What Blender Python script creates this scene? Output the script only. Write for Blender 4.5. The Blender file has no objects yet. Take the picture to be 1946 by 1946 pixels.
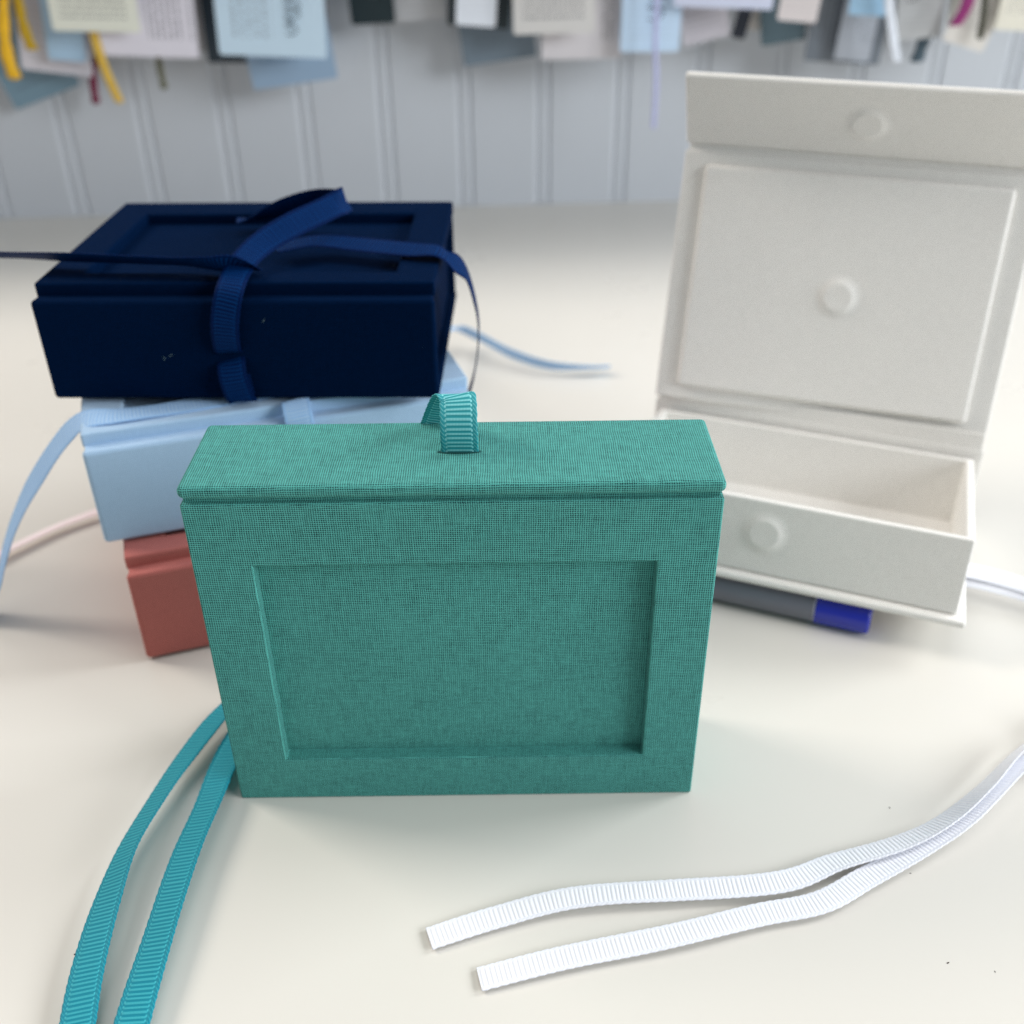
import bpy, bmesh, math, random
from mathutils import Vector, Matrix
from math import sin, cos, pi, radians

S = bpy.context.scene
COL = S.collection
random.seed(7)

# ------------------------------------------------------------------ camera
def camera_matrix(loc, yaw, pitch, roll):
    Rz = Matrix.Rotation(yaw, 3, 'Z')
    cp, sp = cos(pitch), sin(pitch)
    Rx = Matrix(((1, 0, 0), (0, cp, sp), (0, -sp, cp)))
    cr, sr = cos(roll), sin(roll)
    Ry = Matrix(((cr, 0, sr), (0, 1, 0), (-sr, 0, cr)))
    R = Rz @ Rx @ Ry
    right, fwd, up = R.col[0], R.col[1], R.col[2]
    M = Matrix((right, up, -fwd)).transposed().to_4x4()
    M.translation = Vector(loc)
    return M

cam_d = bpy.data.cameras.new("camera")
cam = bpy.data.objects.new("camera", cam_d)
COL.objects.link(cam)
cam.matrix_world = camera_matrix((0.013883, -0.211889, 0.231751), -0.0015867, 0.5662523, 0.0118059)
cam_d.sensor_width = 36.0
cam_d.lens = 36.85
cam_d.clip_start = 0.01
cam_d.clip_end = 20.0
cam_d.dof.use_dof = True
cam_d.dof.focus_distance = 0.258
cam_d.dof.aperture_fstop = 10.2
S.camera = cam

# ------------------------------------------------------------------ world, lamps, exposure
world = bpy.data.worlds.new("World")
S.world = world
world.use_nodes = True
bg = world.node_tree.nodes["Background"]
bg.inputs[0].default_value = (0.93, 0.96, 1.0, 1)
bg.inputs[1].default_value = 0.22

def area(name, loc, target, size, size_y, power, color):
    d = bpy.data.lights.new(name, 'AREA')
    d.shape = 'RECTANGLE'; d.size = size; d.size_y = size_y
    d.energy = power; d.color = color
    o = bpy.data.objects.new(name, d); COL.objects.link(o)
    o.location = loc
    o.rotation_euler = (Vector(target) - Vector(loc)).to_track_quat('-Z', 'Y').to_euler()
    return o

area("window_light", (1.35, 0.45, 0.75), (0, 0.1, 0.0), 0.5, 0.6, 13.5, (0.93, 0.97, 1.0))
area("second_window_light", (-1.05, 0.45, 0.95), (0, 0.05, 0.0), 0.45, 0.5, 11.0, (1.0, 0.92, 0.83))
area("ceiling_light", (0.1, 0.2, 1.8), (0, 0.1, 0.0), 1.2, 1.2, 8.8, (1.0, 0.99, 0.97))

area("room_light", (1.42, -0.60, 0.72), (0, 0.05, 0.05), 0.9, 0.6, 21.0, (0.93, 0.97, 1.0))

S.view_settings.view_transform = 'Standard'
S.view_settings.look = 'None'
S.view_settings.gamma = 1.0
S.view_settings.use_curve_mapping = False
S.view_settings.exposure = 0.0
S.render.engine = 'CYCLES'
S.cycles.use_denoising = True
S.cycles.denoising_prefilter = 'NONE'
S.cycles.max_bounces = 8
S.cycles.sample_clamp_indirect = 6.0

# ------------------------------------------------------------------ helpers
def lin(r, g, b):
    def c(v):
        v /= 255.0
        return v / 12.92 if v <= 0.04045 else ((v + 0.055) / 1.055) ** 2.4
    return (c(r), c(g), c(b), 1.0)

def tag(o, label=None, cat=None, group=None, kind=None):
    if label: o["label"] = label
    if cat: o["category"] = cat
    if group: o["group"] = group
    if kind: o["kind"] = kind
    return o

def empty(name, loc=(0, 0, 0)):
    o = bpy.data.objects.new(name, None)
    o.empty_display_size = 0.01
    o.location = loc
    COL.objects.link(o)
    return o

def box_uv(bm, scale=1.0, off=(0.0, 0.0)):
    uv = bm.loops.layers.uv.verify()
    for f in bm.faces:
        n = f.normal
        a = max(range(3), key=lambda i: abs(n[i]))
        for l in f.loops:
            c = l.vert.co
            if a == 0: u, v = c.y, c.z
            elif a == 1: u, v = c.x, c.z
            else: u, v = c.x, c.y
            l[uv].uv = (u * scale + off[0], v * scale + off[1])

def finish(name, bm, mat, parent=None, uv=True, smooth=True, weighted=True):
    bm.normal_update()
    if uv:
        box_uv(bm, 1.0, (random.random(), random.random()))
    me = bpy.data.meshes.new(name)
    bm.to_mesh(me); bm.free()
    if smooth:
        me.polygons.foreach_set("use_smooth", [True] * len(me.polygons))
    me.materials.append(mat)
    o = bpy.data.objects.new(name, me)
    COL.objects.link(o)
    if parent: o.parent = parent
    if smooth and weighted:
        m = o.modifiers.new("weighted_normals", 'WEIGHTED_NORMAL')
        m.weight = 100
        m.keep_sharp = False
    return o

def add_box(bm, x0, x1, y0, y1, z0, z1, bevel=0.0, seg=3):
    r = bmesh.ops.create_cube(bm, size=1.0)
    vs = r['verts']
    for v in vs:
        v.co = Vector((x0 + (v.co.x + .5) * (x1 - x0), y0 + (v.co.y + .5) * (y1 - y0), z0 + (v.co.z + .5) * (z1 - z0)))
    if bevel > 0:
        es = list({e for v in vs for e in v.link_edges})
        bmesh.ops.bevel(bm, geom=es, offset=bevel, segments=seg, profile=0.5, affect='EDGES', clamp_overlap=True)

def slab(name, ext, mat, parent, bevel=0.0008, seg=3):
    bm = bmesh.new()
    add_box(bm, *ext, bevel=bevel, seg=seg)
    return finish(name, bm, mat, parent)

def add_frame(bm, x0, x1, y0, y1, hx0, hx1, hy0, hy1, z0, z1, bevel):
    xs = [x0, hx0, hx1, x1]; ys = [y0, hy0, hy1, y1]
    V = {}
    for k, z in enumerate((z0, z1)):
        for i in range(4):
            for j in range(4):
                V[i, j, k] = bm.verts.new((xs[i], ys[j], z))
    F = []
    for i in range(3):
        for j in range(3):
            if i == 1 and j == 1: continue
            F.append(bm.faces.new((V[i, j, 1], V[i+1, j, 1], V[i+1, j+1, 1], V[i, j+1, 1])))
            F.append(bm.faces.new((V[i, j, 0], V[i, j+1, 0], V[i+1, j+1, 0], V[i+1, j, 0])))
    for i in range(3):
        F.append(bm.faces.new((V[i, 0, 0], V[i+1, 0, 0], V[i+1, 0, 1], V[i, 0, 1])))
        F.append(bm.faces.new((V[i+1, 3, 0], V[i, 3, 0], V[i, 3, 1], V[i+1, 3, 1])))
        F.append(bm.faces.new((V[0, i+1, 0], V[0, i, 0], V[0, i, 1], V[0, i+1, 1])))
        F.append(bm.faces.new((V[3, i, 0], V[3, i+1, 0], V[3, i+1, 1], V[3, i, 1])))
    F.append(bm.faces.new((V[1, 1, 0], V[1, 1, 1], V[2, 1, 1], V[2, 1, 0])))
    F.append(bm.faces.new((V[2, 2, 0], V[2, 2, 1], V[1, 2, 1], V[1, 2, 0])))
    F.append(bm.faces.new((V[1, 2, 0], V[1, 2, 1], V[1, 1, 1], V[1, 1, 0])))
    F.append(bm.faces.new((V[2, 1, 0], V[2, 1, 1], V[2, 2, 1], V[2, 2, 0])))
    bm.normal_update()
    es = [e for e in bm.edges if len(e.link_faces) == 2 and e.calc_face_angle(0) > 0.5]
    bmesh.ops.bevel(bm, geom=es, offset=bevel, segments=3, profile=0.5, affect='EDGES', clamp_overlap=True)

# ------------------------------------------------------------------ materials
class N:
    """small node-building helper"""
    def __init__(self, name):
        self.m = bpy.data.materials.new(name)
        self.m.use_nodes = True
        self.t = self.m.node_tree
        self.p = self.t.nodes["Principled BSDF"]
    def node(self, kind, **kw):
        n = self.t.nodes.new(kind)
        for k, v in kw.items(): setattr(n, k, v)
        return n
    def link(self, a, b): self.t.links.new(a, b)
    def put(self, sock, v):
        if hasattr(v, "is_output") or isinstance(v, bpy.types.NodeSocket): self.link(v, sock)
        else: sock.default_value = v
    def math(self, op, a, b=None, c=None):
        n = self.node("ShaderNodeMath", operation=op)
        self.put(n.inputs[0], a)
        if b is not None: self.put(n.inputs[1], b)
        if c is not None: self.put(n.inputs[2], c)
        return n.outputs[0]
    def ramp(self, v, lo, hi, a=0.0, b=1.0):
        n = self.node("ShaderNodeMapRange", interpolation_type='SMOOTHSTEP')
        self.put(n.inputs[0], v)
        for i, x in zip((1, 2, 3, 4), (lo, hi, a, b)): self.put(n.inputs[i], x)
        return n.outputs[0]
    def mix(self, f, a, b, blend='MIX'):
        n = self.node("ShaderNodeMix", data_type='RGBA', blend_type=blend)
        self.put(n.inputs[0], f); self.put(n.inputs[6], a); self.put(n.inputs[7], b)
        return n.outputs[2]
    def noise(self, vec, scale, detail=2.0, rough=0.5):
        n = self.node("ShaderNodeTexNoise")
        if vec is not None: self.link(vec, n.inputs["Vector"])
        n.inputs["Scale"].default_value = scale
        n.inputs["Detail"].default_value = detail
        n.inputs["Roughness"].default_value = rough
        return n.outputs[0]
    def comb(self, x, y, z=0.0):
        n = self.node("ShaderNodeCombineXYZ")
        for i, v in enumerate((x, y, z)): self.put(n.inputs[i], v)
        return n.outputs[0]
    def bump(self, h, strength, dist, prev=None):
        n = self.node("ShaderNodeBump")
        n.inputs["Strength"].default_value = strength
        n.inputs["Distance"].default_value = dist
        self.link(h, n.inputs["Height"])
        if prev is not None: self.link(prev, n.inputs["Normal"])
        return n.outputs[0]

def linen(name, thread, gap, pitch=0.00056, contrast=1.0, bump=0.5, rough=0.9, sheen=0.15, var=1.0, spec=.25):
    n = N(name)
    tc = n.node("ShaderNodeTexCoord")
    sep = n.node("ShaderNodeSeparateXYZ"); n.link(tc.outputs["UV"], sep.inputs[0])
    wob = n.noise(tc.outputs["UV"], 160.0, 2.0)
    wob2 = n.noise(n.comb(sep.outputs[1], sep.outputs[0]), 130.0, 2.0)
    u = n.math('ADD', n.math('DIVIDE', sep.outputs[0], pitch), n.math('MULTIPLY', n.math('SUBTRACT', wob, .5), 1.1))
    v = n.math('ADD', n.math('DIVIDE', sep.outputs[1], pitch), n.math('MULTIPLY', n.math('SUBTRACT', wob2, .5), 1.1))
    su = n.math('SINE', n.math('MULTIPLY', u, pi)); sv = n.math('SINE', n.math('MULTIPLY', v, pi))
    au = n.math('POWER', n.math('ABSOLUTE', su), .7); av = n.math('POWER', n.math('ABSOLUTE', sv), .7)
    e = n.math('MULTIPLY', su, sv)
    # thread-by-thread thickness
    tu = n.noise(n.comb(n.math('FLOOR', u), n.math('MULTIPLY', v, .13)), .83, 2.0)
    tv = n.noise(n.comb(n.math('MULTIPLY', u, .13), n.math('ADD', n.math('FLOOR', v), 37.0)), .83, 2.0)
    hw = n.math('MULTIPLY', n.math('MULTIPLY', au, n.math('MULTIPLY_ADD', e, .32, .68)), n.math('MULTIPLY_ADD', tu, .66 * var, 1 - .33 * var))
    hf = n.math('MULTIPLY', n.math('MULTIPLY', av, n.math('MULTIPLY_ADD', e, -.32, .68)), n.math('MULTIPLY_ADD', tv, .66 * var, 1 - .33 * var))
    h = n.math('MAXIMUM', hw, hf)
    k = n.ramp(h, .28, .86)
    k = n.math('MULTIPLY_ADD', n.math('SUBTRACT', k, .62), contrast, .62)
    patch = n.ramp(n.noise(tc.outputs["UV"], 70.0, 3.0, .6), .30, .70, 1 - .55 * var, 1.0)
    k = n.math('MULTIPLY_ADD', n.math('SUBTRACT', k, .66), patch, .66)
    slub = n.math('MULTIPLY_ADD', n.math('ADD', tu, tv), .16 * var, 1 - .16 * var)
    blot = n.math('MULTIPLY_ADD', n.noise(tc.outputs["Object"], 38.0, 3.0), .16 * var, 1 - .08 * var)
    c = n.mix(k, gap, thread)
    c = n.mix(1.0, c, n.comb(slub, slub, slub), 'MULTIPLY')
    c = n.mix(1.0, c, n.comb(blot, blot, blot), 'MULTIPLY')
    n.link(c, n.p.inputs["Base Color"])
    n.p.inputs["Roughness"].default_value = rough
    n.p.inputs["Specular IOR Level"].default_value = spec
    n.p.inputs["Sheen Weight"].default_value = sheen
    n.p.inputs["Sheen Roughness"].default_value = 0.5
    b0 = n.bump(n.noise(tc.outputs["Object"], 40.0, 1.0), .12, .0010)
    n.link(n.bump(h, bump, .00018, b0), n.p.inputs["Normal"])
    return n.m

def grosgrain(name, col, hi, rough=0.6, sheen=.0, spec=.25):
    n = N(name)
    tc = n.node("ShaderNodeTexCoord")
    sep = n.node("ShaderNodeSeparateXYZ"); n.link(tc.outputs["UV"], sep.inputs[0])
    # x runs along the ribbon in rib pitches, y across it from 0 to 1
    rib = n.math('ABSOLUTE', n.math('SINE', n.math('MULTIPLY', sep.outputs[0], pi)))
    ed = n.math('ABSOLUTE', n.math('SUBTRACT', sep.outputs[1], .5))
    mid = n.ramp(ed, .33, .36, 1.0, 0.0)
    fine = n.math('SINE', n.math('MULTIPLY', sep.outputs[1], 2 * pi * 26))
    edge_line = n.math('MULTIPLY', n.ramp(ed, .315, .34), n.ramp(ed, .36, .385, 1.0, 0.0))
    dash = n.ramp(n.math('SINE', n.math('MULTIPLY', sep.outputs[0], 2 * pi)), -.4, .5)
    k = n.math('MULTIPLY', mid, n.math('MULTIPLY', n.ramp(rib, .55, .95), n.math('MULTIPLY_ADD', fine, .22, .75)))
    k = n.math('MAXIMUM', k, n.math('MULTIPLY', edge_line, dash))
    tw = n.math('SINE', n.math('ADD', n.math('MULTIPLY', sep.outputs[0], 2 * pi), n.math('MULTIPLY', sep.outputs[1], 60.0)))
    k = n.math('MAXIMUM', k, n.math('MULTIPLY', n.ramp(ed, .38, .4), n.ramp(tw, .2, .9, 0.0, .45)))
    c = n.mix(k, col, hi)
    n.link(c, n.p.inputs["Base Color"])
    n.p.inputs["Roughness"].default_value = rough
    n.p.inputs["Sheen Weight"].default_value = sheen
    n.p.inputs["Specular IOR Level"].default_value = spec
    hgt = n.math('ADD', n.math('MULTIPLY', rib, mid), n.math('MULTIPLY', fine, .12))
    n.link(n.bump(hgt, .4, .00015), n.p.inputs["Normal"])
    return n.m

def plain(name, col, rough=.6, spec=.5, noise_amt=.08, scale=60., bump=0.0):
    n = N(name)
    tc = n.node("ShaderNodeTexCoord")
    nz = n.math('MULTIPLY_ADD', n.noise(tc.outputs["Object"], scale, 3.0), noise_amt * 2, 1 - noise_amt)
    c = n.mix(1.0, col, n.comb(nz, nz, nz), 'MULTIPLY')
    n.link(c, n.p.inputs["Base Color"])
    n.p.inputs["Roughness"].default_value = rough
    n.p.inputs["Specular IOR Level"].default_value = spec
    if bump: n.link(n.bump(n.noise(tc.outputs["Object"], scale * 3, 3.0), bump, .0004), n.p.inputs["Normal"])
    return n.m

M = {}
M['teal'] = linen("teal_linen", lin(90, 177, 168), lin(0, 38, 45), contrast=1.8, bump=.6, sheen=.03, var=.9)
M['navy'] = linen("navy_linen", lin(0, 26, 60), lin(0, 9, 30), bump=.5, sheen=.0, spec=.03, var=.7)
M['ltblue'] = linen("light_blue_linen", lin(186, 214, 240), lin(146, 180, 216), bump=.3, var=.3)
M['terracotta'] = linen("terracotta_linen", lin(204, 120, 112), lin(160, 82, 76), bump=.3, var=.4)
M['white'] = linen("white_linen", lin(252, 250, 246), lin(196, 193, 187), bump=.4, sheen=.0, var=.3)
M['teal_rib'] = grosgrain("teal_grosgrain", lin(0, 134, 155), lin(62, 180, 192))
M['tab_rib'] = grosgrain("teal_tab_grosgrain", lin(42, 148, 156), lin(140, 218, 220))
M['navy_rib'] = grosgrain("navy_grosgrain", lin(0, 17, 60), lin(2, 58, 114), spec=.05)
M['ltblue_rib'] = grosgrain("light_blue_grosgrain", lin(150, 192, 238), lin(192, 220, 246))
M['white_rib'] = grosgrain("white_grosgrain", lin(236, 238, 246), lin(252, 252, 255))
M['pink_rib'] = grosgrain("pale_pink_grosgrain", lin(255, 236, 237), lin(255, 246, 246))

def table_mat():
    n = N("white_laminate")
    tc = n.node("ShaderNodeTexCoord")
    nz = n.math('MULTIPLY_ADD', n.noise(tc.outputs["Object"], 5.0, 4.0), .05, .975)
    c = n.mix(1.0, lin(224, 220, 212), n.comb(nz, nz, nz), 'MULTIPLY')
    n.link(c, n.p.inputs["Base Color"])
    r = n.math('MULTIPLY_ADD', n.noise(tc.outputs["Object"], 9.0, 5.0, .6), .14, .22)
    n.link(r, n.p.inputs["Roughness"])
    n.link(n.bump(n.noise(tc.outputs["Object"], 700.0, 2.0), .06, .0002), n.p.inputs["Normal"])
    return n.m
M['table'] = table_mat()
M['wall'] = plain("white_wall_paint", lin(204, 209, 216), .5, .4, .03, 9., .15)

# ------------------------------------------------------------------ the setting
bm = bmesh.new()
add_box(bm, -.95, .95, -.60, .592, -.028, 0.0, .002, 2)
for v in bm.verts:
    if v.co.y > .5: v.co.y = .5905 + (v.co.x - .02) * .05175
tag(finish("tabletop", bm, M['table'], None, uv=False), kind="structure")

wall = tag(empty("wall", (.02, .5905, 0)), kind="structure")
wall.rotation_euler.z = .0517
def plank_mesh(pitch, z0, z1):
    e = pitch
    prof = [(0.0, .0017), (.0012, .0002), (.0026, 0.0), (e - .0115, 0.0), (e - .0098, .0003), (e - .0084, .0015), (e - .0078, .0015), (e - .0062, .0005),
            (e - .0042, -.0001), (e - .0022, .0005), (e - .0006, .0015), (e, .0017)]
    bm = bmesh.new()
    lo = [bm.verts.new((x, y, z0)) for x, y in prof] + [bm.verts.new((e, .014, z0)), bm.verts.new((0, .014, z0))]
    hi = [bm.verts.new((v.co.x, v.co.y, z1)) for v in lo]
    for i in range(len(lo)):
        j = (i + 1) % len(lo)
        bm.faces.new((lo[i], lo[j], hi[j], hi[i]))
    bm.faces.new(hi); bm.faces.new(lo[::-1])
    bm.normal_update()
    me = bpy.data.meshes.new("plank"); bm.to_mesh(me); bm.free()
    me.materials.append(M['wall'])
    return me
PITCH = .0576
pm = plank_mesh(PITCH - .0002, -.04, .62)
for i in range(-7, 22):
    o = bpy.data.objects.new("plank", pm); COL.objects.link(o)
    o.parent = wall
    o.location = (-.3816 + PITCH * (i - 1) + .0042, 0, 0)

# ------------------------------------------------------------------ ribbons
def catmull(P, t):
    n = len(P)
    i = min(int(t), n - 2); f = t - i
    p0 = P[max(i-1, 0)]; p1 = P[i]; p2 = P[i+1]; p3 = P[min(i+2, n-1)]
    return .5 * ((2*p1) + (p2-p0)*f + (2*p0-5*p1+4*p2-p3)*f*f + (3*p1-p0-3*p2+p3)*f*f*f)

RIB = .00118
ACR = [-.5, -.47, -.43, -.39, -.36, -.335, -.18, 0, .18, .335, .36, .39, .43, .47, .5]
def ribbon(name, pts, mat, parent=None, width=.0092, thick=.00036, amp=.00008, step=6):
    """pts: list of (x, y, z, nx, ny, nz); the face of the ribbon looks along the normal"""
    Pp = [Vector(p[:3]) for p in pts]; Nn = [Vector(p[3:6]).normalized() for p in pts]
    # arc-length table
    tab = [(0.0, 0.0)]; L = 0.0; prev = Pp[0]
    K = (len(Pp) - 1) * 60
    for k in range(1, K + 1):
        t = k / 60.0
        c = catmull(Pp, min(t, len(Pp) - 1 - 1e-6)); L += (c - prev).length; prev = c
        tab.append((L, t))
    rows = max(8, int(L / (RIB / step)))
    verts, uvs, faces = [], [], []
    rs = random.Random(len(pts) * 7 + int(abs(pts[0][0]) * 1e5)); f1, f2, f3, f4 = (rs.uniform(0, 6.3) for _ in range(4))
    m = len(ACR); j = 0
    for r in range(rows + 1):
        s = L * r / rows
        while j < len(tab) - 2 and tab[j+1][0] < s: j += 1
        a, b = tab[j], tab[j+1]
        t = a[1] + (b[1] - a[1]) * ((s - a[0]) / max(b[0] - a[0], 1e-9))
        t = min(t, len(Pp) - 1 - 1e-6)
        c = catmull(Pp, t)
        d = (catmull(Pp, min(t + .02, len(Pp) - 1 - 1e-6)) - catmull(Pp, max(t - .02, 0))).normalized()
        nv = catmull(Nn, t); nv = (nv - d * nv.dot(d)).normalized()
        w = d.cross(nv)
        # hand-handled ribbon: slight roll, sway and uneven beat-up of the ribs
        roll = .035 * sin(s * 95 + f1) + .012 * sin(s * 210 + f2)
        w, nv = w * cos(roll) + nv * sin(roll), nv * cos(roll) - w * sin(roll)
        c = c + w * (.00012 * sin(s * 110 + f3)) + nv * (.00006 * sin(s * 150 + f4))
        ph = s / RIB + .07 * sin(s * 700 + f2) + .04 * sin(s * 2300 + f4)
        rib = abs(sin(pi * ph))
        for side in (1, -1):
            for q, x in enumerate(ACR):
                ax = abs(x)
                if ax < .34: hgt = amp * (rib ** .8)
                elif ax > .37: hgt = amp * (.55 + .45 * sin(2 * pi * ph + x * 40))
                else: hgt = amp * .5 * (.5 + .5 * sin(2 * pi * ph))
                ww = x * width + (.00007 * sin(2 * pi * ph * .5) * (1 if x > 0 else -1) if ax > .46 else 0)
                verts.append(c + w * ww + nv * side * (thick * .5 * (1 if ax < .49 else .35) + hgt))
                uvs.append((ph, x + .5))
    st = 2 * m
    for r in range(rows):
        a = r * st; b = a + st
        for q in range(m - 1):
            faces.append((a+q, a+q+1, b+q+1, b+q))
            faces.append((a+m+q+1, a+m+q, b+m+q, b+m+q+1))
        faces.append((a+m, a, b, b+m))
        faces.append((a+m-1, a+2*m-1, b+2*m-1, b+m-1))
    e = rows * st
    for q in range(m - 1):
        faces.append((m+q, m+q+1, q+1, q))
        faces.append((e+q, e+q+1, e+m+q+1, e+m+q))
    me = bpy.data.meshes.new(name)
    me.from_pydata(verts, [], faces)
    ul = me.uv_layers.new(name="UVMap")
    data = [0.0] * (2 * len(me.loops))
    for l in me.loops:
        data[2*l.index], data[2*l.index+1] = uvs[l.vertex_index]
    ul.data.foreach_set("uv", data)
    me.polygons.foreach_set("use_smooth", [True] * len(me.polygons))
    me.materials.append(mat)
    me.update()
    o = bpy.data.objects.new(name, me); COL.objects.link(o)
    if parent: o.parent = parent
    return o

def pull_tab(mat, parent, y0, x=0.0, rise=.013, lean=.0, skew=.0):
    # local to a lying box: comes out of the flap (front face, y = 0) and loops back into it
    pts = []
    z0 = y0
    prof = [(.002, -.0066), (0.0, -.0064), (-.004, -.0070), (-.0080, -.0062), (-.0110, -.0040), (-.0126, -.0012), (-.0122, .0012), (-.0095, .0034), (-.0060, .0056), (-.002, .0082), (.002, .0100)]
    for i, (py, pz) in enumerate(prof):
        a = prof[max(i-1, 0)]; b = prof[min(i+1, len(prof)-1)]
        ty, tz = b[0]-a[0], b[1]-a[1]
        ny, nz = -tz, ty   # outward normal
        s = max(0.0, i / (len(prof) - 1) - .48) / .52
        pts.append((x + skew * s, py, z0 - pz, 0.0, ny, -nz))
    return ribbon("pull_tab", pts, mat, parent)

# ------------------------------------------------------------------ clamshell boxes (closed), built lying on their back board, front flap towards -y
def make_box(name, label, mat, rib, W, D, T, group, tab=True, tab_x=0.0, proud=-.0028):
    root = tag(empty(name), label, "box", group)
    w = W / 2; wi = w - .0028
    slab("back_board", (-w, w, .0045, D, 0, .0029), mat, root)
    slab("spine", (-w + .0003, w - .0003, D - .0029, D - .0003, .0027, T - .0048), mat, root)
    bm = bmesh.new()
    add_frame(bm, -wi, wi, .0042, D - .0034, -wi + .003, wi - .003, .0072, D - .0064, .0031, T - .0053, .0005)
    finish("tray", bm, mat, root)
    # lid: frame round a window, with a recessed panel
    bm = bmesh.new()
    std = D > .096
    y0 = .0046 if std else .0052
    hy0 = .0227 if std else .0150
    add_frame(bm, -w, w, y0, D, -.050, .050, hy0, D - .0155, T - .0050, T, .0006 if std else .0009)
    lid = finish("lid", bm, mat, root)
    slab("recessed_panel", (-.0506, .0505, hy0 - .0006, D - .0149, T - .0048, T - .0038), mat, root, .0002, 1)
    # cloth hinge between lid and flap
    slab("hinge", (-w + .0006, w - .0006, .0020, y0 + .002, (T - .0032) if proud > 0 else T - .0062, T - .0014 if proud > 0 else T - .0041), mat, root, .0004, 2)
    slab("flap", (-w - .0002, w + .0002, -.0002, .0032, .0008, T - .0012 + proud), mat, root, .00145, 6)
    return root

# teal box stands on its spine: window towards the camera, flap on top
H = .1047
teal = make_box("presentation_box", "teal linen box standing upright in front, window towards us, ribbon loop on top", M['teal'], M['tab_rib'],
                .130, .1047, .0335, "linen covered boxes", proud=.0013)
# x_l -> -x, z_l -> -y, y_l -> -z
teal.matrix_world = Matrix(((-1, 0, 0, 0.0), (0, 0, -1, .0335), (0, -1, 0, H), (0, 0, 0, 1)))
pull_tab(M['tab_rib'], teal, .0335 - .0222, x=-.0014, skew=.0065)
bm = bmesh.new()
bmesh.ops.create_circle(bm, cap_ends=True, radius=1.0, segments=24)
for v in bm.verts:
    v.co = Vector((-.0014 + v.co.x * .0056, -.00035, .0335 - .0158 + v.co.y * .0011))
slot = finish("ribbon_slot", bm, plain("slot_painted_shade", lin(16, 84, 82), .9), teal, weighted=False)  # flat dark disc; the slit's shade is put into its colour

UP = (0, 0, 1)
def child_world(parent):
    """empty-free trick: points for a child of a moved thing are given in world space and converted"""
    inv = parent.matrix_world.inverted()
    def conv(pts):
        out = []
        for p in pts:
            c = inv @ Vector(p[:3]); nn = inv.to_3x3() @ Vector(p[3:6])
            out.append((*c, *nn))
        return out
    return conv

cw = child_world(teal)
ribbon("ribbon_tie", cw([(-.020, .0395, .028, 0, 1, .1), (-.045, .041, .020, -.1, .9, .3), (-.064, .040, .012, -.3, .4, .8), (-.076, .0285, .0072, -.3, .1, .9),
    (-.0822, .0115, .0064, -.42, 0, .9), (-.0868, -.005, .0060, -.5, 0, .85), (-.0903, -.0217, .0056, -.48, 0, .87), (-.0905, -.0383, .0052, -.35, 0, .93),
    (-.0894, -.0558, .0046, -.2, 0, 1), (-.0873, -.0708, .0038, -.1, 0, 1), (-.083, -.095, .002, 0, 0, 1), (-.078, -.115, .001, 0, 0, 1)]), M['teal_rib'], teal, width=.0086)
ribbon("ribbon_tie", cw([(-.018, .0395, .014, 0, 1, .1), (-.045, .042, .012, -.1, .8, .4), (-.062, .036, .008, -.1, .4, .9), (-.0690, .020, .0058, -.05, .1, 1),
    (-.0712, .0075, .0055, -.12, 0, 1), (-.0722, -.0066, .0055, -.3, 0, .95), (-.0738, -.022, .0055, -.3, 0, .95), (-.0746, -.0386, .0052, -.25, 0, .97),
    (-.0747, -.0561, .0048, -.15, 0, 1), (-.0745, -.071, .0042, -.05, 0, 1), (-.074, -.095, .003, 0, 0, 1), (-.072, -.118, .001, 0, 0, 1)]), M['teal_rib'], teal, width=.0086)

# stack of three lying boxes
SW, SD, ST = .1264, .0935, .0386
def lay(root, x, y, z, yaw):
    root.matrix_world = Matrix.Translation((x, y, z)) @ Matrix.Rotation(yaw, 4, 'Z')

terra = make_box("presentation_box", "terracotta linen box at the bottom of the stack", M['terracotta'], None, SW, SD, .0390, "linen covered boxes")
lay(terra, -.0495, .0815, 0, .3223)
ltb = make_box("presentation_box", "light blue linen box in the middle of the stack, under the navy one", M['ltblue'], M['ltblue_rib'], SW, SD, ST, "linen covered boxes")
lay(ltb, -.0588, .0930, .0391, .312)
navy = make_box("presentation_box", "navy blue linen box on top of the stack, its ribbon tied loosely over the lid", M['navy'], M['navy_rib'], SW, SD, ST, "linen covered boxes")
lay(navy, -.0723, .0990, .0786, -.0261)
NZ = .0786 + ST

cw = child_world(navy)
# strap from the slit in the flap up over the lid to the loop, then folding back
ribbon("ribbon_tie", cw([(-.0752, .1000, .0955, 0, -1, 0), (-.0752, .0968, .0985, 0, -1, .1), (-.0742, .0955, .1080, 0, -1, .15), (-.0718, .0985, .1175, 0, -.8, .6), (-.0700, .1115, .1212, .1, -.45, .9),
    (-.0647, .1231, .1240, .25, -.6, .8), (-.0563, .1315, .1270, .35, -.65, .7), (-.0484, .1387, .1290, .35, -.65, .7), (-.0440, .1435, .1300, .35, -.6, .6), (-.0415, .1485, .1300, 1, -.1, .2), (-.0440, .1570, .1278, .2, .9, .3), (-.0540, .1640, .1256, 0, .9, .3),
    (-.0650, .1665, .1228, 0, .8, .5), (-.0760, .1675, .1190, 0, .5, .9), (-.084, .166, NZ + .0008, 0, .1, 1)]), M['navy_rib'], navy, width=.0088)
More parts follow.
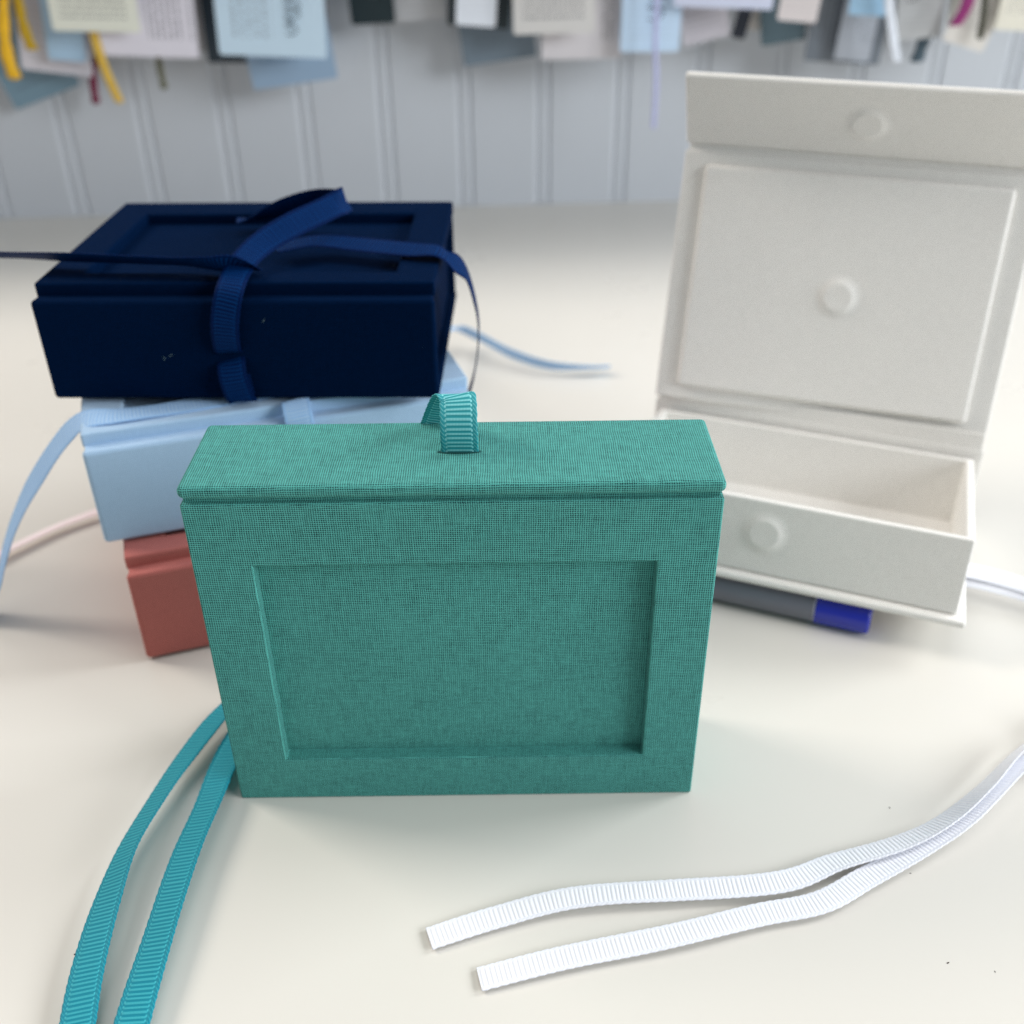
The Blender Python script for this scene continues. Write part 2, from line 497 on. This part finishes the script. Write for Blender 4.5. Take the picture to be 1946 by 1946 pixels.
# right-hand tail
ribbon("ribbon_tie", cw([(-.064, .133, NZ + .0010, 0, 0, 1), (-.0511, .1380, NZ + .0020, 0, -.15, 1), (-.0363, .1338, NZ + .0022, 0, -.2, 1), (-.018, .1267, NZ + .0024, 0, -.2, 1), (-.0090, .1240, NZ + .0026, .2, -.1, 1),
    (-.0045, .1250, NZ - .0012, .9, -.05, .4), (-.0005, .130, .1110, 1, -.02, .2), (.0020, .1345, .1006, 1, .02, .05), (.0034, .135, .089, 1, .02, -.1), (.0022, .135, .0749, 1, 0, -.2), (-.0010, .135, .0624, 1, 0, -.3), (-.006, .135, .052, 1, 0, -.4), (-.008, .135, .044, 1, 0, 0)]), M['navy_rib'], navy, width=.0088)
# left-hand tail, standing on its edge
ribbon("ribbon_tie", cw([(-.066, .112, NZ + .0012, 0, .3, 1), (-.0728, .1085, NZ + .0046, 0, .8, .6), (-.0793, .1077, NZ + .0050, 0, .75, .66), (-.0917, .1105, NZ + .0050, 0, .60, .8), (-.1055, .1126, NZ + .0050, 0, .57, .82), (-.1265, .1154, NZ + .0050, 0, .57, .82),
    (-.1497, .1188, NZ + .0050, 0, .54, .84), (-.18, .1225, NZ + .004, 0, .54, .84), (-.21, .126, NZ - .010, -.2, .5, .8), (-.24, .127, NZ - .04, -.7, .3, .5), (-.255, .128, .03, -.9, 0, .2), (-.262, .128, .001, -.9, 0, .2)]), M['navy_rib'], navy, width=.0088)
# loop of the flap's pull tab, hanging in front of the flap
ribbon("pull_tab", cw([(-.0752, .1000, .0938, 0, -1, .2), (-.0748, .0970, .0925, 0, -1, .3), (-.0744, .0952, .0890, 0, -1, .1), (-.0738, .0948, .0850, 0, -1, 0), (-.0732, .0956, .0812, 0, -1, -.2), (-.0730, .0972, .0795, 0, -.2, -1), (-.0738, .0984, .0815, 0, 1, -.2), (-.0746, .0988, .088, 0, 1, 0)]), M['navy_rib'], navy)

# pale fibres caught on the front flap
bm = bmesh.new()
for (x, z, a, L) in [(-.0935, .0957, .4, .0016), (-.0962, .0949, 2.0, .0010), (-.0627, .1071, .9, .0011), (-.0128, .0972, 2.4, .0010)]:
    p = [Vector((x + L * (t - .5) * cos(a) + .0005 * sin(t * 3) * sin(a), .0974, z + L * (t - .5) * sin(a) + .0004 * sin(t * 3.1))) for t in (0, .25, .5, .75, 1)]
    rg = [[bm.verts.new(q + Vector((.00007 * cos(w), -.0001 + .00007 * sin(w), .00007 * cos(w + 1.5)))) for w in (0, 2.1, 4.2)] for q in p]
    for r0, r1 in zip(rg, rg[1:]):
        for k in range(3): bm.faces.new((r0[k], r0[(k+1) % 3], r1[(k+1) % 3], r1[k]))
bmesh.ops.transform(bm, matrix=navy.matrix_world.inverted(), verts=bm.verts)
bmesh.ops.recalc_face_normals(bm, faces=bm.faces)
tag(finish("lint", bm, plain("pale_lint", lin(150, 176, 178), .9), navy, uv=False, weighted=False), kind="stuff")

LZ = .0391 + ST
cw = child_world(ltb)
ribbon("ribbon_tie", cw([(-.060, .1085, LZ + .0004, 0, 0, 1), (-.080, .1020, LZ + .0004, 0, 0, 1), (-.0985, .0945, LZ + .0005, 0, 0, 1), (-.1120, .0895, LZ + .0008, -.05, -.1, 1), (-.1212, .0880, LZ + .0006, -.25, -.3, 1), (-.1274, .0878, .0745, -.55, -.5, .7),
    (-.1338, .0875, .0680, -.7, -.5, .5), (-.1418, .0875, .0580, -.75, -.5, .4), (-.1488, .0875, .0486, -.8, -.5, .35), (-.1560, .0875, .0370, -.8, -.45, .3), (-.1620, .0875, .0250, -.8, -.45, .3), (-.1660, .0870, .0160, -.75, -.4, .4), (-.1720, .0865, .0075, -.6, -.3, .7), (-.185, .085, .0015, -.1, 0, 1), (-.205, .082, .0008, 0, 0, 1)]), M['ltblue_rib'], ltb)
ribbon("pull_tab", cw([(-.0585, .1055, LZ - .006, 0, -.6, 1), (-.0575, .1010, LZ - .0002, 0, -.5, 1), (-.0560, .0965, LZ + .0016, 0, -.2, 1), (-.0545, .0915, LZ - .001, 0, -.8, .7), (-.0535, .0895, LZ - .007, 0, -1, .2), (-.0530, .0905, LZ - .014, 0, -1, 0)]), M['ltblue_rib'], ltb)
ribbon("ribbon_tie", cw([(-.056, .180, LZ + .0008, 0, 0, 1), (-.046, .195, LZ - .002, 0, .4, 1), (-.036, .230, .050, .2, .7, .6), (-.027, .270, .027, .3, .8, .4), (-.0160, .315, .0145, .4, .85, .35), (-.002, .316, .0085, .5, .85, .3),
    (.0145, .300, .0060, .6, .8, .2), (.0330, .287, .0050, .45, .8, .35), (.0500, .2835, .0045, .2, .7, .7), (.0660, .2850, .0040, 0, .6, .8)]), M['ltblue_rib'], ltb, width=.0062)
bm = bmesh.new()

pk = ribbon("ribbon", [(-.1280, .1660, .0040, .1, -.1, 1), (-.1450, .1575, .0035, .1, -.1, 1), (-.1545, .1523, .0032, .1, -.1, 1), (-.1679, .1416, .0030, .1, .25, 1), (-.1781, .1298, .0030, .2, .45, 1), (-.1900, .1150, .0030, .2, .45, .9), (-.2050, .1020, .0030, .2, .4, 1), (-.225, .095, .003, 0, .2, 1)], M['pink_rib'], None, width=.0046)
tag(pk, "pale pink ribbon on the table left of the stack, running behind the light blue box", "ribbon")

# ------------------------------------------------------------------ the open white box, propped on a marker pen
wb = tag(empty("presentation_box"), "white linen box standing open on the right, its tray empty", "box", "linen covered boxes")
pit = -.1542; yaw = -.3908
wb.matrix_world = Matrix.Translation((.1343, .1592, .0027)) @ Matrix.Rotation(yaw, 4, 'Z') @ Matrix.Rotation(pit, 4, 'X')
WM = M['white']
slab("back_board", (-.065, .065, -.0852, 0.0, -.0025, -.0001), WM, wb, .0008)
TT = .0276
bm = bmesh.new()
add_frame(bm, -.062, .062, -.0814, -.0006, -.0592, .0592, -.0786, -.0034, .0002, TT, .0007)
finish("tray", bm, WM, wb)
slab("tray_floor", (-.0600, .0600, -.0792, -.0028, .0003, .0016), WM, wb, .0003, 1)
slab("spine", (-.065, .065, .0006, .0030, .0008, .0312), WM, wb, .0007)
slab("hinge", (-.0640, .0640, .0008, .0016, -.0020, .0375), WM, wb, .0003, 1)

lid_root = empty("lid"); lid_root.parent = wb
lid_root.matrix_local = Matrix.Translation((0, -.0009 + .0025, .0335)) @ Matrix.Rotation(.068, 4, 'Z') @ Matrix.Rotation(-.1075, 4, 'X')
slab("lid_board", (-.065, .065, -.0003, .0025, 0, .098), WM, lid_root, .0009)
slab("lid_liner", (-.0563, .0563, -.0030, .0006, .0058, .0930), WM, lid_root, .0019, 5)
slab("hinge", (-.0638, .0638, .0006, .0014, .094, .1030), WM, lid_root, .0003, 1)

def bump_disc(name, r, h, parent, loc, rot):
    bm = bmesh.new()
    R = 32; prof = [(0, h * .93), (.40, h * .94), (.60, h * .985), (.70, h), (.76, h * .92), (.84, h * .68), (.95, h * .38), (1.06, h * .16), (1.2, h * .05), (1.36, -.0001)]
    rings = []
    for (pr, pz) in prof:
        if pr == 0: rings.append([bm.verts.new((0, 0, pz))]); continue
        rings.append([bm.verts.new((r * pr * cos(2*pi*k/R), r * pr * sin(2*pi*k/R), pz)) for k in range(R)])
    for k in range(R):
        bm.faces.new((rings[0][0], rings[1][k], rings[1][(k+1) % R]))
    for a, b in zip(rings[1:], rings[2:]):
        for k in range(R): bm.faces.new((a[k], b[k], b[(k+1) % R], a[(k+1) % R]))
    o = finish(name, bm, WM, parent, weighted=False)
    o.matrix_local = Matrix.Translation(loc) @ Matrix.Rotation(rot, 4, 'X')
    return o
bump_disc("magnet_bump", .0070, .0012, lid_root, (.0011, -.0030, .0483), pi/2)
bump_disc("magnet_bump", .0068, .0011, wb, (-.0036, -.0814, .0157), pi/2)
flap_phi = .80
flap = slab("flap", (-.065, .065, -.0014, .0014, 0, .0325), WM, lid_root, .0011, 4)
flap.matrix_local = Matrix.Translation((0, .0008, .1010)) @ Matrix.Rotation(flap_phi, 4, 'X')
bump_disc("magnet_bump", .0068, .0008, flap, (.0011, -.0014, .0155), pi/2)

bpy.context.view_layer.update()
cw = child_world(wb)
ribbon("ribbon_tie", cw([(.120, .0990, .0075, 0, 0, 1), (.150, .0985, .0080, 0, 0, 1), (.1735, .0965, .0090, 0, -.3, 1), (.1860, .0915, .0090, 0, -.4, .9), (.2000, .0840, .0080, 0, -.4, .9), (.225, .068, .006, 0, -.2, 1), (.245, .050, .004, 0, 0, 1), (.238, .034, .003, 0, 0, 1), (.210, .026, .004, 0, -.2, 1), (.185, .020, .0055, -.3, -.5, .8),
    (.1661, .0117, .0060, -.45, .65, .6), (.1472, -.0043, .0055, -.4, .6, .7), (.1323, -.0151, .0045, -.25, .45, .85), (.1185, -.0215, .0035, -.1, .3, .95), (.0996, -.0270, .0026, 0, .2, 1), (.0835, -.0329, .0022, 0, 0, 1), (.0553, -.0351, .0024, 0, -.05, 1), (.0282, -.0371, .0022, 0, 0, 1), (.0090, -.0417, .0014, 0, 0, 1), (-.0079, -.0476, .0010, 0, 0, 1)]), M['white_rib'], wb, width=.0066)
ribbon("ribbon_tie", cw([(.120, .0970, .0055, 0, 0, 1), (.150, .0960, .0060, 0, 0, 1), (.1735, .0940, .0066, 0, -.3, 1), (.1870, .0885, .0070, 0, -.4, .9), (.2020, .0800, .0060, 0, -.4, .9), (.230, .060, .0040, 0, -.2, 1), (.250, .040, .0028, 0, 0, 1), (.240, .022, .0024, 0, 0, 1), (.210, .016, .0030, 0, -.2, 1), (.185, .014, .0040, -.2, -.3, .9),
    (.1640, .0067, .0045, -.35, .40, .85), (.1391, -.0135, .0035, -.2, .3, .95), (.1245, -.0222, .0028, -.1, .2, 1), (.1069, -.0313, .0022, 0, .1, 1), (.0922, -.0391, .0018, 0, 0, 1), (.0748, -.0427, .0018, 0, -.05, 1), (.0494, -.0489, .0018, 0, 0, 1), (.0250, -.0539, .0014, 0, 0, 1), (.0048, -.0587, .0009, 0, 0, 1)]), M['white_rib'], wb, width=.0066)

# marker under the front edge of the white box
mk = tag(empty("marker_pen"), "grey marker pen with a blue end lying under the front edge of the white box", "pen")
mr = .0060
mk.matrix_world = Matrix.Translation((.1369, .0703, mr)) @ Matrix.Rotation(radians(157.3), 4, 'Z') @ Matrix.Translation((0, -.0022, 0))
def lathe(name, prof, mat, parent, seg=32):
    bm = bmesh.new(); rings = []
    for x, r in prof:
        if r <= 0: rings.append([bm.verts.new((x, 0, 0))]); continue
        rings.append([bm.verts.new((x, r * cos(2*pi*k/seg), r * sin(2*pi*k/seg))) for k in range(seg)])
    for a, b in zip(rings, rings[1:]):
        if len(a) == 1:
            for k in range(seg): bm.faces.new((a[0], b[(k+1) % seg], b[k]))
        elif len(b) == 1:
            for k in range(seg): bm.faces.new((a[k], a[(k+1) % seg], b[0]))
        else:
            for k in range(seg): bm.faces.new((a[k], a[(k+1) % seg], b[(k+1) % seg], b[k]))
    bmesh.ops.recalc_face_normals(bm, faces=bm.faces)
    return finish(name, bm, mat, parent, uv=False)
blue_pl = plain("blue_plastic", lin(28, 44, 168), .22, .6, .02)
grey_pl = plain("grey_plastic", lin(112, 114, 124), .30, .5, .04)
clear_rim = plain("pale_plastic", lin(190, 190, 205), .2, .6, .02)
lathe("end_cap", [(0, 0), (0, mr * .80), (.0006, mr * .96), (.0014, mr), (.0182, mr), (.0186, mr * .95), (.0186, 0)], blue_pl, mk)
lathe("collar", [(.0184, mr * .5), (.0184, mr * .93), (.0194, mr * .93), (.0194, mr * .5)], clear_rim, mk)
lathe("barrel", [(.0192, 0), (.0192, mr * .93), (.0197, mr * .97), (.085, mr * .97), (.092, mr * .9), (.094, mr * .6), (.094, 0)], grey_pl, mk)
lathe("tip", [(.0938, 0), (.0938, mr * .5), (.104, mr * .3), (.1065, mr * .12), (.107, 0)], blue_pl, mk)

# ------------------------------------------------------------------ cards hanging in front of the wall
def card_mat(name, col, ink, vertical, dens, amount, x0=-.8, x1=.8, z0=.12, z1=.8):
    """printed card: lines of small type as flat print"""
    n = N(name)
    tc = n.node("ShaderNodeTexCoord")
    sep = n.node("ShaderNodeSeparateXYZ"); n.link(tc.outputs["UV"], sep.inputs[0])
    a, b = (sep.outputs[1], sep.outputs[0]) if not vertical else (sep.outputs[0], sep.outputs[1])
    row = n.math('MULTIPLY', a, dens)
    ln = n.ramp(n.math('SINE', n.math('MULTIPLY', row, 2 * pi)), .0, .3)
    word = n.ramp(n.noise(n.comb(n.math('MULTIPLY', b, 42.0), n.math('FLOOR', row)), 1.0, 2.0), .42, .52)
    par = n.ramp(n.noise(n.comb(0.0, n.math('MULTIPLY', n.math('FLOOR', row), .31)), 1.0, 1.0), .38, .45)
    inx = n.math('MULTIPLY', n.ramp(b, .10, .12), n.ramp(b, .86, .88, 1.0, 0.0))
    inz = n.math('MULTIPLY', n.ramp(a, z0, z0 + .02), n.ramp(a, z1, z1 + .02, 1.0, 0.0))
    k = n.math('MULTIPLY', n.math('MULTIPLY', n.math('MULTIPLY', ln, word), n.math('MULTIPLY', inx, inz)), n.math('MULTIPLY', par, amount))
    n.link(n.mix(k, col, ink), n.p.inputs["Base Color"])
    n.p.inputs["Roughness"].default_value = .45
    return n.m

INK = lin(70, 72, 84)
TOPZ = .215
def card(label, x, y, z, wd, roll, col, vertical=False, dens=26, amount=.7, ink=INK, script=None, inset=None, z0=.06, z1=.9, cat="card"):
    h = (TOPZ - z) / max(cos(roll), .8)
    bm = bmesh.new()
    r = .0018
    # rounded-corner card, slightly bowed, 0.6 mm thick
    cs = [(-wd/2 + r, r, pi), (wd/2 - r, r, 1.5*pi), (wd/2 - r, h - r, 0), (-wd/2 + r, h - r, .5*pi)]
    out = []
    for cx, cz, a0 in cs:
        for k in range(4):
            a = a0 + k * pi / 6
            out.append((cx + r * cos(a), cz + r * sin(a)))
    bow = random.uniform(-.0015, .0015)
    def yy(px): return bow * (1 - (2 * px / wd) ** 2)
    fr = [bm.verts.new((px, -.0003 + yy(px), pz)) for px, pz in out]
    bk = [bm.verts.new((px, .0003 + yy(px), pz)) for px, pz in out]
    bm.faces.new(fr); bm.faces.new(bk[::-1])
    for i in range(len(out)):
        j = (i + 1) % len(out)
        bm.faces.new((fr[i], bk[i], bk[j], fr[j]))
    bmesh.ops.recalc_face_normals(bm, faces=bm.faces)
    uv = bm.loops.layers.uv.verify()
    for f in bm.faces:
        for l in f.loops: l[uv].uv = (l.vert.co.x / wd + .5, l.vert.co.z / h)
    o = finish("hanging_card", bm, card_mat("card_stock", col, ink, vertical, dens, amount, z0=z0, z1=z1), None, uv=False, smooth=False)
    o.location = (x, y, z)
    o.rotation_euler = (0, -roll, random.uniform(-.08, .08))
    tag(o, label, cat, "cards hanging above the table")
    if inset:
        (ix0, ix1, iz0, iz1, icol) = inset
        slab("printed_panel", (ix0, ix1, -.0012, -.0007 + abs(bow) * 0, iz0, iz1), plain("panel_print", icol, .4), o, .0001, 1)
    if script:
        (sx, sz, sc, col_s) = script
        bm = bmesh.new()
        prev = None; ring_prev = None
        pts = []
        # looped pen stroke, written from the top down (the writing is turned a quarter)
        for k in range(121):
            t = k / 120
            amp = [.55, 1.25, 1.2, .5, .9][min(int(t * 5), 4)]
            ph = t * 2 * pi * 5
            pts.append(Vector((sx + sc * (amp * (1 - cos(ph)) * .5), -.0011 - abs(bow), sz - sc * 3.0 * t + sc * .24 * sin(ph))))
        for a, b in zip(pts, pts[1:]):
            d = (b - a).normalized(); s = Vector((d.z, 0, -d.x)) * .00030
            y = Vector((0, .0003, 0))
            q = [bm.verts.new(v) for v in (a - s, b - s, b + s, a + s)]
            q2 = [bm.verts.new(v + y) for v in (a - s, b - s, b + s, a + s)]
            bm.faces.new(q); bm.faces.new(q2[::-1])
            for i in range(4):
                j = (i + 1) % 4
                bm.faces.new((q[i], q2[i], q2[j], q[j]))
        bmesh.ops.recalc_face_normals(bm, faces=bm.faces)
        finish("handwriting", bm, plain("black_ink", col_s, .6), o, uv=False, smooth=False)
    return o

card("pearl white card with a violet tinge, second from the left edge", -.2877, .545, .1056, .0460, -.134, lin(222, 220, 230), amount=.25)
card("small pale blue card over the pearl white card, far left", -.2749, .535, .1147, .0253, -.075, lin(176, 208, 236), amount=.2)
card("grey blue card tilted up to the right, hanging lowest at far left", -.3036, .560, .0873, .0497, .315, lin(120, 150, 168), amount=.35)
card("cream card with fine printed lines in front of the violet white card", -.2464, .520, .1341, .0557, -.033, lin(236, 238, 226), dens=22, amount=.55)
card("violet white card with upright columns of print, right of the cream card", -.2182, .530, .1173, .0626, -.052, lin(228, 225, 236), vertical=True, dens=16, amount=.6, z0=.5, z1=.95)
card("dark slate card half hidden behind the large ice blue card", -.1727, .560, .1082, .0319, -.022, lin(44, 62, 76), amount=.1)
card("large ice blue card with handwriting, left of centre", -.1369, .525, .1173, .0699, -.043, lin(206, 230, 248), vertical=True, dens=14, amount=.45, z0=.1, z1=.5, script=(.010, .038, .0078, lin(60, 80, 96)))
card("steel blue card hanging lowest below the ice blue card", -.1288, .550, .0959, .0579, .112, lin(150, 176, 202), dens=16, amount=.5, ink=lin(90, 122, 156))
card("dark green card hanging alone left of the blank wall gap", -.0741, .560, .1314, .0299, .043, lin(26, 46, 52), amount=.05)
card("plain pale grey card between the dark green and the black card", -.0425, .565, .1326, .0343, .046, lin(196, 198, 202), amount=.05)
card("black card behind a small bright white card", -.0038, .550, .1301, .0407, -.082, lin(44, 56, 62), amount=.05)
card("small bright white card in front of the black card", -.0050, .540, .1320, .0263, -.071, lin(236, 242, 252), amount=.05)
card("slate grey card tilted up to the right, under the black card", .0108, .562, .1068, .0504, .129, lin(120, 136, 150), amount=.1)
card("light grey card with printed lines right of the black card", .0461, .530, .1283, .0527, .013, lin(214, 212, 210), dens=20, amount=.6)
card("soft white card with a column of print, behind the light grey printed card", .0653, .545, .1104, .0530, .001, lin(216, 212, 216), vertical=True, dens=12, amount=.5, z0=.72, z1=.9)
card("bright blue white card with dark handwriting, right of centre", .1094, .535, .1159, .0390, -.003, lin(200, 224, 248), amount=.1, script=(-.002, .052, .0105, lin(40, 66, 92)))
card("wide lavender card high above the white box", .1534, .525, .1428, .0628, -.035, lin(212, 218, 240), amount=.1)
card("grey violet card tilted under the wide lavender card", .1497, .550, .1201, .0312, .220, lin(196, 192, 200), amount=.2)
card("narrow navy strip of card beside the grey violet card", .1710, .556, .1203, .0097, -.215, lin(24, 34, 52), amount=.0)
card("small pinkish grey card above the white box's left end", .2029, .530, .1337, .0256, -.084, lin(218, 210, 210), amount=.1)
card("dark slate card tilted behind the pinkish grey card", .2036, .560, .1168, .0306, .141, lin(74, 96, 106), amount=.1)
card("big slate grey card hanging low above the white box", .2433, .555, .1043, .0509, -.057, lin(118, 126, 136), vertical=True, dens=14, amount=.4, ink=lin(60, 66, 78))
card("light grey card in front of the big slate grey card", .2475, .547, .1070, .0238, -.067, lin(172, 178, 188), vertical=True, dens=8, amount=.3)
card("small sky blue card high above the light grey card", .2494, .530, .1368, .0268, -.046, lin(160, 198, 226), amount=.05)
card("pale grey card with dark looped handwriting, at right", .2889, .545, .1203, .0298, .076, lin(196, 198, 200), amount=.1, script=(-.010, .055, .0100, lin(48, 50, 56)))
card("warm white tilted card right of the looped handwriting", .3159, .535, .1169, .0293, -.277, lin(222, 218, 212), vertical=True, dens=10, amount=.3)
card("cream card at the right edge of the picture", .3513, .530, .1265, .0398, -.059, lin(226, 222, 208), vertical=True, dens=14, amount=.4)

card("pale grey card behind the lavender card's left end, low edge showing", .1340, .572, .1290, .0360, .02, lin(214, 216, 220), amount=.1)
card("off white card between the navy strip and the small pinkish grey card", .1880, .570, .1230, .0240, -.10, lin(224, 220, 216), amount=.15)
card("light grey card behind the dark slate card above the white box", .2180, .573, .1240, .0320, -.03, lin(206, 208, 212), vertical=True, amount=.2)
card("pearl grey card between the big slate card and the handwriting card", .2740, .568, .1180, .0300, .05, lin(210, 212, 216), vertical=True, dens=12, amount=.3)
card("off white card behind the dark olive ribbon at right", .3350, .566, .1240, .0400, .04, lin(222, 220, 214), amount=.2)
card("light grey card behind the grey printed card, its left edge showing", .0270, .573, .1330, .0300, -.05, lin(208, 210, 212), amount=.1)
card("mid grey card between the violet white card and the dark slate card", -.1900, .568, .1150, .0320, .04, lin(176, 176, 180), amount=.15)

def strand(name, label, cat, pts, r, col, flat=.35, tassel=False, group=None):
    """flat-ish hanging strand swept along points"""
    bm = bmesh.new(); P = [Vector(p) for p in pts]; rings = []
    n = 28; seg = 10
    for k in range(n + 1):
        t = min(k / n * (len(P) - 1), len(P) - 1 - 1e-6)
        c = catmull(P, t)
        s = k / n
        rr = r * ((.75 + .35 * s) if tassel else 1.0) * (1.0 if s < .97 else .6)
        rings.append([bm.verts.new(c + Vector((rr * cos(2*pi*q/seg) * (1 + (.12 * sin(q * 5 + k) if tassel else 0)), rr * flat * sin(2*pi*q/seg), 0))) for q in range(seg)])
    for a, b in zip(rings, rings[1:]):
        for q in range(seg): bm.faces.new((a[q], b[q], b[(q+1) % seg], a[(q+1) % seg]))
    bm.faces.new(rings[0][::-1]); bm.faces.new(rings[-1])
    bmesh.ops.recalc_face_normals(bm, faces=bm.faces)
    o = finish(name, bm, plain("strand_thread", col, .7, .3, .25, 300.), None, uv=False, weighted=False)
    return tag(o, label, cat, group)
G = "tassels and ribbons hanging between the cards"
strand("tassel", "golden yellow tassel hanging at the far left edge", "tassel", [(-.2990, .520, .215), (-.2978, .52, .1706), (-.3045, .52, .1409), (-.3075, .52, .1224), (-.3060, .52, .1064)], .0040, lin(238, 186, 44), .8, True, G)
strand("tassel", "olive yellow tassel beside the golden tassel", "tassel", [(-.2960, .526, .215), (-.2946, .526, .1706), (-.2948, .526, .1499), (-.2948, .526, .1347), (-.2925, .526, .1228)], .0034, lin(190, 156, 40), .8, True, G)
strand("ribbon", "yellow ribbon end hanging below the cream card", "ribbon", [(-.250, .527, .215), (-.2510, .527, .1701), (-.2513, .527, .1311), (-.2484, .527, .109), (-.2433, .527, .0894)], .0031, lin(226, 188, 84), .25, False, G)
strand("tassel", "maroon tassel hanging left of the yellow ribbon", "tassel", [(-.256, .556, .215), (-.2591, .556, .130), (-.2680, .556, .1027), (-.2700, .556, .0835)], .0026, lin(122, 40, 70), .8, True, G)
strand("tassel", "olive grey tassel hanging below the violet white card", "tassel", [(-.218, .548, .215), (-.2185, .548, .1338), (-.2190, .548, .1118), (-.2185, .548, .0940)], .0022, lin(112, 112, 92), .8, True, G)
strand("ribbon", "thin lilac ribbon hanging below the bright blue white card", "ribbon", [(.110, .520, .215), (.1108, .52, .1302), (.1130, .52, .1017), (.1132, .52, .0701)], .0017, lin(188, 192, 230), .2, False, G)
strand("ribbon", "white ribbon end hanging beside the looped handwriting card", "ribbon", [(.250, .520, .215), (.2537, .52, .1648), (.2582, .52, .1439), (.2640, .52, .1254), (.2690, .52, .1100)], .0032, lin(228, 234, 244), .25, False, G)
strand("tassel", "slate blue tassel hanging under the looped handwriting card", "tassel", [(.296, .550, .215), (.2965, .550, .1343), (.2960, .550, .122), (.2930, .550, .1050)], .0042, lin(84, 102, 114), .6, True, G)
strand("ribbon", "dark olive ribbon hanging left of the right-hand cream card", "ribbon", [(.320, .527, .215), (.3203, .527, .1611), (.3226, .527, .1371), (.3234, .527, .1222)], .0024, lin(70, 70, 58), .25, False, G)
strand("ribbon", "magenta ribbon end in front of the warm white tilted card", "ribbon", [(.309, .521, .215), (.3084, .521, .1583), (.3078, .521, .1433), (.3027, .521, .1312)], .0042, lin(142, 50, 112), .25, False, G)

# added unseen board: shades wall and table back, carries cards and ribbons
added_shelf = slab("added_shelf", (-.95, .95, -.150, -.0010, .2140, .2320), M['wall'], None, .0015, 2)
added_shelf.location = (.02, .5905, 0); added_shelf.rotation_euler.z = .0517
tag(added_shelf, "unseen white board added along the wall to shade it, the cards hang from it", "added_shelf")

# ------------------------------------------------------------------ lint and specks on the table
bm = bmesh.new()
for (x, y, s) in [(-.0955, -.0500, .0005), (.119, -.029, .00022), (.1205, -.0065, .00026), (.1195, -.0555, .0003), (.13, -.058, .0002)]:
    r = bmesh.ops.create_icosphere(bm, subdivisions=1, radius=s)
    bmesh.ops.scale(bm, vec=(1.5, .6, .3), verts=r['verts'])
    bmesh.ops.rotate(bm, cent=(0, 0, 0), matrix=Matrix.Rotation(random.uniform(0, 3), 3, 'Z'), verts=r['verts'])
    bmesh.ops.translate(bm, vec=(x, y, s * .25), verts=r['verts'])
tag(finish("lint", bm, plain("dark_lint", lin(70, 62, 58), .9), None, uv=False, weighted=False), "tiny dark specks of lint scattered on the white table", "lint", kind="stuff")
